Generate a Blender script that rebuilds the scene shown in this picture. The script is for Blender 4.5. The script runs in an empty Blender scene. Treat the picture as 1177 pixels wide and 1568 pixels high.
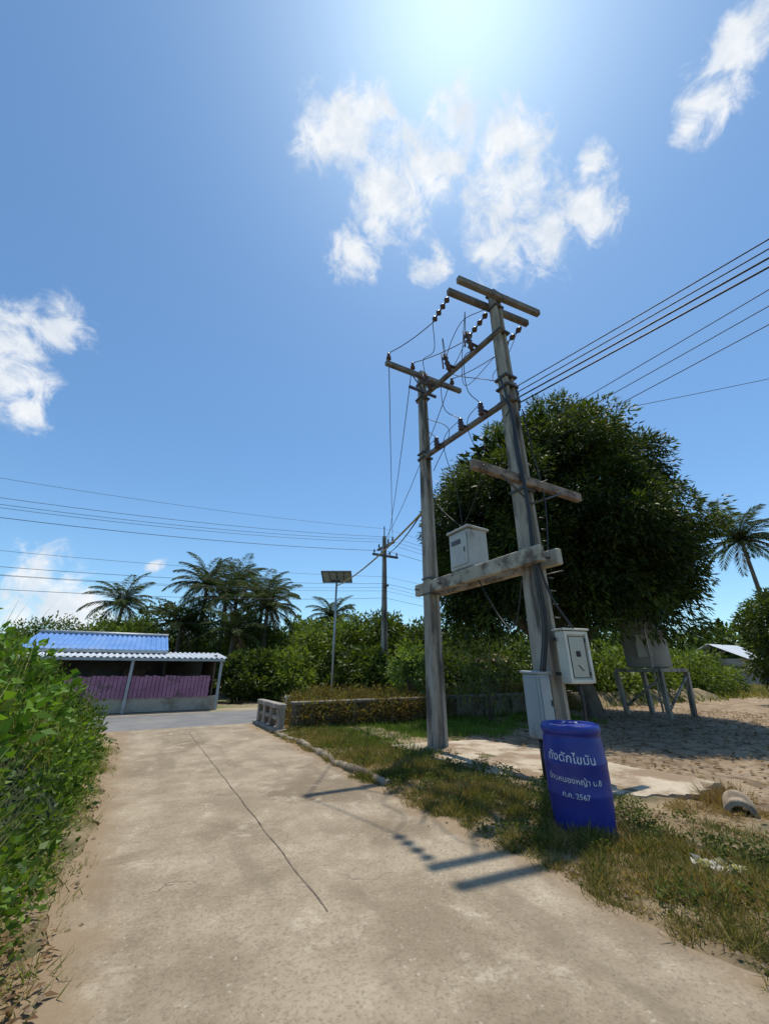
import bpy, math, random
import numpy as np
from mathutils import Vector, Matrix, Euler
random.seed(7); rng=np.random.default_rng(11)
scene=bpy.context.scene
COL=scene.collection
# Scene frame: +Y runs along the concrete lane, +X across it to the right. Metres.

# ------------------------------------------------------------------ materials
def newmat(name):
    m=bpy.data.materials.new(name); m.use_nodes=True
    nt=m.node_tree; b=nt.nodes["Principled BSDF"]
    return m,nt,b
def N(nt,t,**kw):
    n=nt.nodes.new(t)
    for k,v in kw.items(): setattr(n,k,v)
    return n
def noise(nt,vec,scale,detail=6,rough=.6,dist=0):
    n=N(nt,"ShaderNodeTexNoise"); n.inputs["Scale"].default_value=scale
    n.inputs["Detail"].default_value=detail; n.inputs["Roughness"].default_value=rough
    n.inputs["Distortion"].default_value=dist
    nt.links.new(vec,n.inputs["Vector"]); return n.outputs["Fac"]
def ramp(nt,fac,a,b,smooth=True):
    n=N(nt,"ShaderNodeMapRange"); n.interpolation_type='SMOOTHSTEP' if smooth else 'LINEAR'
    n.inputs["From Min"].default_value=a; n.inputs["From Max"].default_value=b
    nt.links.new(fac,n.inputs["Value"]); return n.outputs["Result"]
def mix(nt,fac,a,b,mode='MIX'):
    n=N(nt,"ShaderNodeMix"); n.data_type='RGBA'; n.blend_type=mode
    if isinstance(fac,(int,float)): n.inputs["Factor"].default_value=fac
    else: nt.links.new(fac,n.inputs["Factor"])
    for i,v in ((6,a),(7,b)):
        if isinstance(v,(tuple,list)): n.inputs[i].default_value=(*v[:3],1)
        else: nt.links.new(v,n.inputs[i])
    return n.outputs[2]
def math_(nt,op,a,b=None):
    n=N(nt,"ShaderNodeMath",operation=op)
    for i,v in enumerate((a,b)):
        if v is None: continue
        if isinstance(v,(int,float)): n.inputs[i].default_value=v
        else: nt.links.new(v,n.inputs[i])
    return n.outputs[0]
def bump(nt,b,h,strength=.3,dist=.02):
    n=N(nt,"ShaderNodeBump"); n.inputs["Strength"].default_value=strength; n.inputs["Distance"].default_value=dist
    nt.links.new(h,n.inputs["Height"]); nt.links.new(n.outputs[0],b.inputs["Normal"])
def pos(nt,scale=None):
    g=N(nt,"ShaderNodeNewGeometry").outputs["Position"]
    if scale:
        m=N(nt,"ShaderNodeMapping"); m.inputs["Scale"].default_value=scale
        nt.links.new(g,m.inputs["Vector"]); return m.outputs[0]
    return g
def noisy(name,c1,c2,scale=4,rough=.7,bmp=.2,c3=None,s3=1.2,t3=(.5,.75),metal=0,stretch=None,bscale=None,bd=.02):
    m,nt,b=newmat(name); p=pos(nt,stretch)
    f=ramp(nt,noise(nt,p,scale),.32,.68)
    c=mix(nt,f,c1,c2)
    if c3: c=mix(nt,ramp(nt,noise(nt,p,s3,8,.65),*t3),c,c3)
    nt.links.new(c,b.inputs["Base Color"])
    b.inputs["Roughness"].default_value=rough; b.inputs["Metallic"].default_value=metal
    if bmp: bump(nt,b,noise(nt,p,bscale or scale*5,8,.7),bmp,bd)
    return m
def leafmat(name,trans=.35,rough=.45,spec=.35):
    m,nt,b=newmat(name)
    a=N(nt,"ShaderNodeAttribute"); a.attribute_name="col"
    b.inputs["Roughness"].default_value=rough; b.inputs["Specular IOR Level"].default_value=spec
    nt.links.new(a.outputs["Color"],b.inputs["Base Color"])
    t=N(nt,"ShaderNodeBsdfTranslucent")
    tc=mix(nt,1.0,a.outputs["Color"],(1.5,1.5,.5),'MULTIPLY'); nt.links.new(tc,t.inputs["Color"])
    mx=N(nt,"ShaderNodeMixShader"); mx.inputs[0].default_value=trans
    nt.links.new(b.outputs[0],mx.inputs[1]); nt.links.new(t.outputs[0],mx.inputs[2])
    nt.links.new(mx.outputs[0],nt.nodes["Material Output"].inputs["Surface"])
    return m
M={}
M['leaf']=leafmat("leaf",.30,.5,.18); M['dry']=leafmat("dry_grass",.25,.75,.05)
M['palmleaf']=leafmat("palm_leaf",.22,.55,.12)
M['pole']=noisy("pole_concrete",(.26,.225,.18),(.40,.36,.30),3,.85,.4,(.09,.077,.062),2.2,(.46,.64),stretch=(2,2,.35),bscale=25)
M['pale']=noisy("weathered_pale_concrete",(.34,.30,.23),(.46,.415,.33),3,.85,.4,(.13,.10,.075),2.6,(.46,.63),bscale=22)
M['arm']=noisy("crossarm_concrete",(.14,.12,.105),(.23,.20,.17),4,.85,.3,(.07,.06,.05),3,(.45,.7))
M['oldarm']=noisy("weathered_arm",(.20,.15,.115),(.31,.24,.185),4,.9,.4,(.085,.065,.05),3,(.42,.62))
M['steel']=noisy("dark_steel",(.06,.06,.06),(.10,.095,.09),6,.5,.1,(.13,.07,.04),4,(.6,.8),metal=.3)
M['galv']=noisy("galvanised",(.32,.34,.35),(.42,.44,.45),5,.5,.05,metal=.3)
M['black']=noisy("black_cable",(.015,.015,.016),(.03,.03,.03),8,.5,0)
M['porcelain']=noisy("brown_porcelain",(.05,.025,.018),(.09,.045,.03),8,.25,0)
M['bark']=noisy("bark",(.09,.07,.05),(.17,.135,.10),5,.9,.8,(.05,.04,.03),3,stretch=(1,1,.3),bscale=14,bd=.05)
M['boxgrey']=noisy("box_paint_grey",(.40,.40,.37),(.48,.48,.45),3,.5,.05,(.24,.21,.18),2.5,(.54,.74),stretch=(1,1,.5))
M['cab']=noisy("cabinet_paint",(.30,.33,.34),(.36,.39,.40),3,.5,.05,(.20,.18,.16),3.5,(.52,.70),stretch=(1,1,.5))
M['boxwhite']=noisy("box_paint_white",(.58,.55,.46),(.70,.67,.58),3,.5,.05,(.32,.25,.18),4,(.54,.74))
M['dark']=noisy("dark_interior",(.03,.028,.026),(.05,.045,.04),3,.9,0)
M['asphalt']=noisy("asphalt",(.13,.13,.13),(.18,.178,.17),1.5,.85,.3,(.22,.21,.19),.5,(.45,.75),bscale=60)

# ------------------------------------------------------------------ mesh builder
def empty(name,loc=(0,0,0)):
    o=bpy.data.objects.new(name,None); o.empty_display_size=.2; o.location=loc; COL.objects.link(o); return o
def linkobj(name,me,parent=None):
    o=bpy.data.objects.new(name,me); COL.objects.link(o)
    if parent: 
        o.parent=parent; o.matrix_parent_inverse=Matrix.Translation(-parent.location)
    return o
class MB:
    def __init__(s): s.v=[]; s.f=[]; s.m=[]; s.sm=[]
    def add(s,vs,fs,mi=0,sm=False):
        o=len(s.v); s.v+= [tuple(v) for v in vs]
        for f in fs: s.f.append([i+o for i in f]); s.m.append(mi); s.sm.append(sm)
        return s
    def box(s,c,d,rot=(0,0,0),mi=0,taper=1.0,bev=0):
        R=Euler(rot).to_matrix(); c=Vector(c); hx,hy,hz=d[0]/2,d[1]/2,d[2]/2
        b=min(bev,hx*.5,hy*.5,hz*.5)
        if b<=0:
            vs=[]
            for z,t in((-hz,1),(hz,taper)):
                for x,y in((-hx,-hy),(hx,-hy),(hx,hy),(-hx,hy)): vs.append(c+R@Vector((x*t,y*t,z)))
            s.add(vs,[(3,2,1,0),(4,5,6,7),(0,1,5,4),(1,2,6,5),(2,3,7,6),(3,0,4,7)],mi)
        else:
            rings=[]
            for z,k in((-hz,b),(-hz+b,0),(hz-b,0),(hz,b)):
                t=taper if z>0 else 1
                x0,y0=hx-k,hy-k
                rings.append([(x0-b,-y0),(x0,-y0+b),(x0,y0-b),(x0-b,y0),(-x0+b,y0),(-x0,y0-b),(-x0,-y0+b),(-x0+b,-y0)])
                rings[-1]=[c+R@Vector((x*t,y*t,z)) for x,y in rings[-1]]
            vs=sum(rings,[]); fs=[tuple(range(7,-1,-1)),tuple(range(24,32))]
            for r in range(3):
                for i in range(8):
                    j=(i+1)%8; fs.append((r*8+i,r*8+j,(r+1)*8+j,(r+1)*8+i))
            s.add(vs,fs,mi)
        return s
    def tube(s,pts,r,seg=6,mi=0,cap=True,sm=True):
        pts=[Vector(p) for p in pts]; n=len(pts)
        rs=r if isinstance(r,(list,tuple)) else [r]*n
        rs=[rs[min(i,len(rs)-1)] for i in range(n)]
        vs=[];fs=[]; prev=None
        for i,p in enumerate(pts):
            d=(pts[min(i+1,n-1)]-pts[max(i-1,0)]).normalized()
            if prev is None:
                u=d.orthogonal().normalized()
            else:
                u=(prev-d*prev.dot(d))
                u=u.normalized() if u.length>1e-6 else d.orthogonal().normalized()
            prev=u; w=d.cross(u)
            for k in range(seg):
                a=2*math.pi*k/seg; vs.append(p+(u*math.cos(a)+w*math.sin(a))*rs[i])
        for i in range(n-1):
            for k in range(seg):
                j=(k+1)%seg; fs.append((i*seg+k,i*seg+j,(i+1)*seg+j,(i+1)*seg+k))
        s.add(vs,fs,mi,sm)
        if cap:
            o=len(s.v)-len(vs)
            s.f.append([o+k for k in range(seg-1,-1,-1)]); s.m.append(mi); s.sm.append(False)
            s.f.append([o+(n-1)*seg+k for k in range(seg)]); s.m.append(mi); s.sm.append(False)
        return s
    def lathe(s,c,prof,seg=32,mi=0,axis=None,cap=True):
        c=Vector(c); q=Matrix.Identity(3) if axis is None else Vector(axis).to_track_quat('Z','Y').to_matrix()
        vs=[];fs=[]
        for r,z in prof:
            for k in range(seg):
                a=2*math.pi*k/seg; vs.append(c+q@Vector((r*math.cos(a),r*math.sin(a),z)))
        for i in range(len(prof)-1):
            for k in range(seg):
                j=(k+1)%seg; fs.append((i*seg+k,i*seg+j,(i+1)*seg+j,(i+1)*seg+k))
        s.add(vs,fs,mi,True)
        if cap:
            o=len(s.v)-len(vs); n=len(prof)
            s.f.append([o+k for k in range(seg-1,-1,-1)]); s.m.append(mi); s.sm.append(False)
            s.f.append([o+(n-1)*seg+k for k in range(seg)]); s.m.append(mi); s.sm.append(False)
        return s
    def build(s,name,mats,parent=None):
        me=bpy.data.meshes.new(name); me.from_pydata(s.v,[],s.f)
        for m in mats: me.materials.append(m)
        me.polygons.foreach_set("material_index",s.m); me.polygons.foreach_set("use_smooth",s.sm)
        me.update(); return linkobj(name,me,parent)
def cat(p0,p1,sag,n=14):
    p0,p1=Vector(p0),Vector(p1)
    return [p0.lerp(p1,i/n)-Vector((0,0,4*sag*(i/n)*(1-i/n))) for i in range(n+1)]
def bez(p,n=14):
    p=[Vector(q) for q in p]; out=[]
    P=[p[0]*2-p[1]]+p+[p[-1]*2-p[-2]]
    for i in range(1,len(P)-2):
        for k in range(n):
            t=k/n
            out.append(.5*((2*P[i])+(-P[i-1]+P[i+1])*t+(2*P[i-1]-5*P[i]+4*P[i+1]-P[i+2])*t*t+(-P[i-1]+3*P[i]-3*P[i+1]+P[i+2])*t**3))
    out.append(p[-1]); return out

# ------------------------------------------------------------------ leaves
def unit(a): return a/np.maximum(np.linalg.norm(a,axis=1,keepdims=True),1e-9)
class LV:
    def __init__(s): s.P=[];s.D=[];s.L=[];s.W=[];s.C=[];s.N=[]
    def add(s,P,D,L,W,C,Nrm=None):
        n=len(P); s.P.append(P); s.D.append(unit(D)); s.L.append(np.broadcast_to(L,(n,)).copy()); s.W.append(np.broadcast_to(W,(n,)).copy())
        s.C.append(np.broadcast_to(C,(n,3)).copy()); s.N.append(rng.normal(size=(n,3)) if Nrm is None else Nrm)
    def build(s,name,mat,parent=None,fold=.12):
        P=np.concatenate(s.P);D=np.concatenate(s.D);L=np.concatenate(s.L)[:,None];W=np.concatenate(s.W)[:,None];C=np.concatenate(s.C);R=np.concatenate(s.N)
        S=unit(np.cross(D,R)); Nn=np.cross(S,D); n=len(P)
        mid=P+D*L*.42
        V=np.stack([P,mid+S*W/2+Nn*W*fold,P+D*L-Nn*W*.2,mid-S*W/2+Nn*W*fold],1).reshape(-1,3)
        me=bpy.data.meshes.new(name); me.vertices.add(4*n); me.vertices.foreach_set("co",V.ravel().astype(np.float32))
        me.loops.add(4*n); me.loops.foreach_set("vertex_index",np.arange(4*n,dtype=np.int32))
        me.polygons.add(n); me.polygons.foreach_set("loop_start",np.arange(0,4*n,4,dtype=np.int32))
        try: me.polygons.foreach_set("loop_total",np.full(n,4,dtype=np.int32))
        except Exception: pass
        at=me.attributes.new("col",'FLOAT_COLOR','POINT')
        cc=np.concatenate([np.repeat(np.clip(C,0,1),4,axis=0),np.ones((4*n,1))],1).astype(np.float32)
        at.data.foreach_set("color",cc.ravel())
        me.materials.append(mat); me.update(calc_edges=True); me.validate()
        return linkobj(name,me,parent)
def sn(x,y,s=1.0,ph=0):
    return (np.sin(x*1.7*s+ph)+np.sin(y*2.1*s+1.3+ph)+np.sin((x+y)*3.3*s+2.1*ph)+np.sin((x-y*1.3)*5.1*s+.7)+.6*np.sin((x*2.2+y*.7)*7.9*s+ph))/4.6
def clumps(lv,cen,out,rad,nper,L,W,cols,droop=.35,bright=None):
    n=len(cen); idx=np.repeat(np.arange(n),nper); m=len(idx)
    off=rng.normal(size=(m,3)); off=unit(off)*(rng.random((m,1))**.5)*(rad[idx][:,None] if isinstance(rad,np.ndarray) else rad)
    P=cen[idx]+off
    D=unit(off)*.8+out[idx]*.7+rng.normal(size=(m,3))*.45; D[:,2]-=droop
    c1,c2=np.array(cols[0]),np.array(cols[1])
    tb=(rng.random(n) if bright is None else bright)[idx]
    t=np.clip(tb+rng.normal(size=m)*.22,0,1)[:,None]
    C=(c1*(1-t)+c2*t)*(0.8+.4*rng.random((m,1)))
    lv.add(P,D,L*(.7+.6*rng.random(m)),W*(.7+.6*rng.random(m)),C)
def crown(lv,c,rx,ry,up,dn,ncl,nper,crad,L,W,cols,droop=.35,lump=.12,seed=0,inner=.25,low=-.9):
    d=unit(rng.normal(size=(ncl*2,3))); d=d[d[:,2]>low][:ncl]; k=len(d)
    f=1+lump*(np.sin(d[:,0]*5+seed)+np.sin(d[:,1]*6+seed*2)+np.sin(d[:,2]*7+seed*3)+.8*np.sin(d[:,0]*13+d[:,2]*11+seed))/2
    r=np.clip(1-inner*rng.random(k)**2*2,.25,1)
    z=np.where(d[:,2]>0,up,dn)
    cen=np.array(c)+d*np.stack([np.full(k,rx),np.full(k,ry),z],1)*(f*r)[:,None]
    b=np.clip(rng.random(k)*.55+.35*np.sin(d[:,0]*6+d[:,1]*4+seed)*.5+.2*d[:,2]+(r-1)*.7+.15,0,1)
    clumps(lv,cen,d,crad,nper,L,W,cols,droop,b)
def lumpy(lv,c,rx,ry,up,dn,nl,lr,ncl,nper,crad,L,W,cols,droop=.35,low=-.8,jit=.12):
    """crown made of separate boughs of foliage"""
    c=np.array(c)
    for i in range(nl):
        zz=1-(i+.5)/nl*(1-low); az=i*2.39996+random.uniform(-.25,.25); rr=math.sqrt(max(0,1-zz*zz))
        d=np.array([rr*math.cos(az),rr*math.sin(az),zz])
        k=random.uniform(.80-jit,.80+jit)
        p=c+d*np.array([rx,ry,up if zz>0 else dn])*k
        r=lr*random.uniform(.7,1.25); n=int(ncl*(r/lr)**2)
        e=unit(rng.normal(size=(n*2,3))); e=e[(e@d>-.35)][:n]; q=len(e)
        rad=1-.35*rng.random(q)**2
        cen=p+e*rad[:,None]*np.array([r,r,r*.8])
        tone=random.uniform(.0,.6)
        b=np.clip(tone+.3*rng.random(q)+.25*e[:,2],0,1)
        clumps(lv,cen,e*.6+d*.4,crad,nper,L,W,cols,droop,b)

# ------------------------------------------------------------------ world
SUN=Vector((2.18,1.57,9.6)).normalized()
elev=math.asin(SUN.z); rot=math.atan2(SUN.x,SUN.y)
w=bpy.data.worlds.new("World"); scene.world=w; w.use_nodes=True; nt=w.node_tree
bg=nt.nodes["Background"]; bg.inputs[1].default_value=.10
sky=N(nt,"ShaderNodeTexSky"); sky.sky_type='NISHITA'; sky.sun_disc=False; sky.sun_elevation=elev; sky.sun_rotation=rot
sky.air_density=1.0; sky.dust_density=.55; sky.ozone_density=1.1; sky.altitude=0
tc=N(nt,"ShaderNodeTexCoord").outputs["Generated"]
cl=[(-0.075,0.398,0.914,0.052),(-0.114,0.428,0.896,0.034),(-0.031,0.371,0.928,0.030),(0.015,0.478,0.878,0.060),(0.084,0.459,0.885,0.047),(0.002,0.532,0.847,0.037),(-0.067,0.563,0.823,0.041),(0.093,0.572,0.815,0.032),(0.130,0.384,0.914,0.040),(0.221,0.409,0.886,0.051),(0.229,0.474,0.850,0.062),(0.304,0.506,0.807,0.067),(0.372,0.477,0.797,0.043),(0.365,0.409,0.836,0.026),(0.230,0.540,0.809,0.046),(0.492,0.270,0.828,0.032),(0.500,0.241,0.832,0.030),(0.505,0.322,0.801,0.029),(0.502,0.352,0.79,0.02),(-.659,.525,.539,.05),(-.600,.542,.588,.036),(-.670,.570,.476,.044),(-.661,.610,.438,.024),(-.663,.731,.162,.045),(-.612,.784,.108,.06),(-.668,.740,.085,.03),(-.505,.835,.220,.016)]
wn=N(nt,"ShaderNodeTexNoise"); wn.inputs["Scale"].default_value=9; wn.inputs["Detail"].default_value=4
nt.links.new(tc,wn.inputs["Vector"])
ws=N(nt,"ShaderNodeVectorMath",operation='MULTIPLY_ADD'); nt.links.new(wn.outputs["Color"],ws.inputs[0])
ws.inputs[1].default_value=(.11,.11,.11)
wo=N(nt,"ShaderNodeVectorMath",operation='ADD'); nt.links.new(tc,wo.inputs[0]); wo.inputs[1].default_value=(-.055,-.055,-.055)
nt.links.new(wo.outputs[0],ws.inputs[2]); warped=ws.outputs[0]
acc=None
for x,y,z,r in cl:
    d=N(nt,"ShaderNodeVectorMath",operation='DISTANCE'); nt.links.new(warped,d.inputs[0])
    d.inputs[1].default_value=(.866*x+.5*y,-.5*x+.866*y,z)
    mr=N(nt,"ShaderNodeMapRange"); mr.clamp=True
    mr.inputs["From Min"].default_value=0; mr.inputs["From Max"].default_value=r*2.1
    mr.inputs["To Min"].default_value=1; mr.inputs["To Max"].default_value=0
    nt.links.new(d.outputs["Value"],mr.inputs["Value"])
    acc=mr.outputs["Result"] if acc is None else math_(nt,'MAXIMUM',acc,mr.outputs["Result"])
fb=noise(nt,tc,17,8,.66,.5)
den=math_(nt,'ADD',acc,math_(nt,'MULTIPLY',math_(nt,'SUBTRACT',fb,.5),2.1))
den=math_(nt,'MULTIPLY',ramp(nt,den,.18,.92),ramp(nt,acc,.02,.28))
shade=ramp(nt,noise(nt,tc,13,4,.6),.35,.7)
cc=mix(nt,shade,(7.6,8.2,8.9),(10,10.1,10.2))
skc=mix(nt,1.0,sky.outputs[0],(1.06,1.44,1.62),'MULTIPLY')
nt.links.new(mix(nt,math_(nt,'MULTIPLY',den,.94),skc,cc),bg.inputs[0])
sun=bpy.data.lights.new("sun",'SUN'); sun.energy=4.4; sun.angle=math.radians(.53); sun.color=(1,.93,.82)
so=bpy.data.objects.new("sun",sun); COL.objects.link(so); so.rotation_euler=(-SUN).to_track_quat('-Z','Y').to_euler(); so.location=(5,5,40)

# ------------------------------------------------------------------ ground
def sheet(name,x0,x1,y0,y1,z,mat,nx=1,ny=1,zf=None):
    xs=np.linspace(x0,x1,nx+1); ys=np.linspace(y0,y1,ny+1)
    X,Y=np.meshgrid(xs,ys); Z=np.full_like(X,z) if zf is None else zf(X,Y)
    vs=np.stack([X,Y,Z],-1).reshape(-1,3).tolist(); fs=[]
    for j in range(ny):
        for i in range(nx):
            a=j*(nx+1)+i; fs.append((a,a+1,a+nx+2,a+nx+1))
    me=bpy.data.meshes.new(name); me.from_pydata(vs,[],fs); me.materials.append(mat)
    me.polygons.foreach_set("use_smooth",[True]*len(fs)); return linkobj(name,me)
m,nt,b=newmat("ground_soil_grass"); p=pos(nt)
c=mix(nt,ramp(nt,noise(nt,p,.35,8,.65),.4,.6),(.30,.235,.155),(.13,.17,.05))
c=mix(nt,ramp(nt,noise(nt,p,6,8,.7),.35,.7),c,(.12,.12,.045)); nt.links.new(c,b.inputs["Base Color"]); b.inputs["Roughness"].default_value=.95
bump(nt,b,noise(nt,p,12,8,.7),.6,.05); M['ground']=m
sheet("ground",-900,900,-900,900,0,M['ground'])
# concrete lane
m,nt,b=newmat("lane_concrete"); p=pos(nt)
c=mix(nt,ramp(nt,noise(nt,p,1.3,10,.68),.36,.64),(.245,.19,.122),(.375,.305,.21))
c=mix(nt,ramp(nt,noise(nt,p,.55,8,.62,.8),.50,.64),c,(.19,.142,.085))
c=mix(nt,math_(nt,'MULTIPLY',ramp(nt,noise(nt,p,2.6,9,.72,.5),.55,.66),.75),c,(.46,.39,.285))
c=mix(nt,math_(nt,'MULTIPLY',ramp(nt,noise(nt,p,45,5,.75),.46,.66),.6),c,(.14,.105,.068))
c=mix(nt,math_(nt,'MULTIPLY',ramp(nt,noise(nt,p,26,6,.7),.60,.68),.6),c,(.52,.46,.36))
sx=N(nt,"ShaderNodeSeparateXYZ"); nt.links.new(p,sx.inputs[0])
e=math_(nt,'ABSOLUTE',math_(nt,'SUBTRACT',sx.outputs[0],1.49))
e=math_(nt,'ADD',e,math_(nt,'MULTIPLY',noise(nt,p,2.2,8,.68),.85))
c=mix(nt,math_(nt,'MULTIPLY',ramp(nt,e,1.74,2.02),.85),c,(.25,.175,.10))
c=mix(nt,math_(nt,'MULTIPLY',ramp(nt,noise(nt,pos(nt,(1.2,.2,1)),1.8,7,.6),.5,.68),.5),c,(.17,.128,.08))
vo=N(nt,"ShaderNodeTexVoronoi"); vo.feature='DISTANCE_TO_EDGE'; vo.inputs["Scale"].default_value=.42
dn=N(nt,"ShaderNodeTexNoise"); dn.inputs["Scale"].default_value=2.2; dn.inputs["Detail"].default_value=5; nt.links.new(p,dn.inputs["Vector"])
va=N(nt,"ShaderNodeVectorMath",operation='MULTIPLY_ADD'); nt.links.new(dn.outputs["Color"],va.inputs[0]); va.inputs[1].default_value=(.7,.7,.7); nt.links.new(p,va.inputs[2]); nt.links.new(va.outputs[0],vo.inputs["Vector"])
ck=math_(nt,'MULTIPLY',math_(nt,'SUBTRACT',1,ramp(nt,vo.outputs["Distance"],0,.006)),ramp(nt,noise(nt,p,.7,3),.5,.62))
c=mix(nt,math_(nt,'MULTIPLY',ck,.6),c,(.08,.06,.04))
nt.links.new(c,b.inputs["Base Color"]); b.inputs["Roughness"].default_value=.88
bump(nt,b,noise(nt,p,60,8,.8),.6,.012); M['lane']=m
def wig(y,ph): return .06*math.sin(y*1.3+ph)+.035*math.sin(y*3.7+ph*2)+.025*math.sin(y*9.1+ph)+.012*math.sin(y*23+ph)
mb=MB(); ys=[-8+i*.08 for i in range(int((13.45+8)/.08)+1)]
L=[(-.17+wig(y,0)-(max(0,y-11.6)**2)*.35,y,.03) for y in ys]; Rr=[(3.12+wig(y,2)+(max(0,y-12.6)**2)*.3,y,.03) for y in ys]
n=len(ys); vs=L+Rr+[(x-.0,y,-.05) for x,y,z in L]+[(x,y,-.05) for x,y,z in Rr]
fs=[(i,n+i,n+i+1,i+1) for i in range(n-1)]+[(2*n+i,i,i+1,2*n+i+1) for i in range(n-1)]+[(n+i,3*n+i,3*n+i+1,n+i+1) for i in range(n-1)]
mb.add(vs,fs); lane=mb.build("concrete_road",[M['lane']])
M['joint']=noisy("joint_tar",(.06,.045,.035),(.20,.155,.11),4,.9,.1)
mb=MB()
def strip(pts,wd,z):
    for i in range(len(pts)-1):
        (x0,y0),(x1,y1)=pts[i],pts[i+1]; dx,dy=x1-x0,y1-y0; l=math.hypot(dx,dy); nx,ny=-dy/l*wd[i%len(wd)]/2,dx/l*wd[i%len(wd)]/2
        mb.add([(x0-nx,y0-ny,z),(x1-nx,y1-ny,z),(x1+nx,y1+ny,z),(x0+nx,y0+ny,z)],[(0,1,2,3)])
strip([(1.36+.006*math.sin(k*.7),3.1+k*.1) for k in range(93)],[.009,.012,.008,.014,.010],.034)
for yy in (9.6,): strip([(-.1+k*.2,yy+.012*math.sin(k)) for k in range(16)],[.005,.007],.0345)
mb.build("joints",[M['joint']],lane)
sheet("asphalt_road",-120,120,13.4,17.9,.012,M['asphalt'],1,1)
M['shoulder']=noisy("shoulder_soil",(.30,.24,.16),(.38,.31,.21),1.5,.95,.5,(.14,.15,.06),.8,(.5,.7))
sheet("road_shoulder",-120,120,17.9,19.2,.008,M['shoulder'])
M['dirt']=noisy("dirt",(.26,.185,.11),(.37,.275,.175),.8,.95,.9,(.165,.11,.062),2.5,(.46,.64),bscale=9,bd=.07)
def zd(X,Y):
    ed=np.minimum(np.minimum(X-5.0,45-X),np.minimum(Y+6,12.2-Y)); 
    return np.clip(ed*.08,-.02,.03)+.018*sn(X,Y,1.1)+.012*sn(X,Y,4.3,2)+.008*sn(Y,X,11,1)
sheet("dirt_lot",4.9,45,-6,12.3,0,M['dirt'],400,180,zd)
M['verge']=noisy("verge_soil",(.22,.155,.085),(.34,.255,.145),2.2,.95,.9,(.12,.105,.045),1.3,(.46,.62),bscale=16,bd=.05)
def zv(X,Y):
    ed=np.minimum(X-3.0,6.4-X); t=np.clip(ed/.7,0,1)
    return .008+.075*t+.03*t*sn(X,Y,1.5)+.012*t*sn(X,Y,6,1)
sheet("grass_verge",2.9,6.4,-6,13.3,0,M['verge'],60,240,zv)
def zl(X,Y):
    t=np.clip((-.12-X)/.6,0,1); return .008+.10*t+.03*t*sn(X,Y,1.7)
sheet("left_verge",-8,.05,-6,13.2,0,M['verge'],60,140,zl)
M['slab']=noisy("slab_concrete",(.38,.31,.22),(.49,.415,.31),1.6,.88,.5,(.24,.17,.105),1.4,(.44,.58),bscale=25)
mb=MB()
out=[(4.62,7.85),(5.6,7.75),(6.75,7.35),(6.95,5.2),(7.0,3.15),(6.2,3.05),(5.45,3.35),(5.0,4.4),(4.72,5.4),(4.66,6.7)]
oo=[]
for i in range(len(out)):
    a,bq=out[i],out[(i+1)%len(out)]
    for k in range(8):
        t=k/8; oo.append((a[0]*(1-t)+bq[0]*t+random.uniform(-.06,.06),a[1]*(1-t)+bq[1]*t+random.uniform(-.06,.06)))
n=len(oo); mb.add([(x,y,.10) for x,y in oo]+[(x,y,-.05) for x,y in oo],[tuple(range(n-1,-1,-1))]+[(i,(i+1)%n,n+(i+1)%n,n+i) for i in range(n)])
mb.build("concrete_slab",[M['slab']])

# ------------------------------------------------------------------ utility poles
def hpole(mb,x,y,h,w0,w1,d0,d1,z0=-.1,mi=0):
    vs=[]; zs=[z0,h*.25,h*.5,h*.75,h-.35,h]
    for k,z in enumerate(zs):
        t=max(0,z/h); wd=w0+(w1-w0)*t; dp=d0+(d1-d0)*t; r=.22*dp if z<h-.2 else .001
        hw,hd=wd/2,dp/2; f=hw*.5
        if z>=h-.01: r=.002
        for px,py in((-hw,-hd),(-f,-hd),(-f*.85,-hd+r),(f*.85,-hd+r),(f,-hd),(hw,-hd),(hw,hd),(f,hd),(f*.85,hd-r),(-f*.85,hd-r),(-f,hd),(-hw,hd)):
            vs.append((x+px,y+py,z))
    fs=[tuple(range(11,-1,-1)),tuple(range(60,72))]
    for i in range(5):
        for k in range(12):
            j=(k+1)%12; fs.append((i*12+k,i*12+j,(i+1)*12+j,(i+1)*12+k))
    mb.add(vs,fs,mi)
def disc_string(mb,p0,p1,n,r,mi):
    p0,p1=Vector(p0),Vector(p1); ax=(p1-p0).normalized(); Lh=(p1-p0).length
    mb.tube([p0,p1],.018,6,mi)
    for i in range(n):
        c=p0+ax*(Lh*(i+.5)/n); h=Lh/n*.42
        mb.lathe(c,[(.025,-h),(r*.6,-h*.8),(r,-h*.1),(r*.95,h*.1),(.03,h*.7)],12,mi,ax)
def pin(mb,p,h,r,mi):
    p=Vector(p); mb.lathe(p,[(.02,0),(.02,h*.3),(r,h*.32),(r*.55,h*.5),(r*.95,h*.52),(r*.5,h*.72),(r*.6,h*.78),(r*.55,h),(.01,h)],12,mi)
LX,LY,RX,RY=5.40,7.23,5.58,4.50
up=empty("utility_pole",(LX,LY,0))
mb=MB(); hpole(mb,LX,LY,9.45,.30,.17,.30,.17); mb.build("shaft",[M['pole']],up)
mb=MB(); mb.box((LX,LY-.16,9.15),(2.5,.12,.13),(0,0,-.04),bev=.01)
mb.build("crossarm",[M['arm']],up)
mb=MB()
for dx in(-1.16,-.4,.95): pin(mb,(LX+dx,LY-.16-dx*.04,9.215),.30,.07,0)
mb.build("pin_insulators",[M['porcelain']],up)
mb=MB(); mb.box((LX,LY,9.0),(.26,.24,.06)); mb.box((LX-.1,LY-.16,8.62),(.9,.06,.06)); 
mb.tube([(LX-.55,LY-.23,9.05),(LX,LY-.12,8.65)],.018); mb.tube([(LX+.55,LY-.23,9.05),(LX,LY-.12,8.65)],.018)
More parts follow.
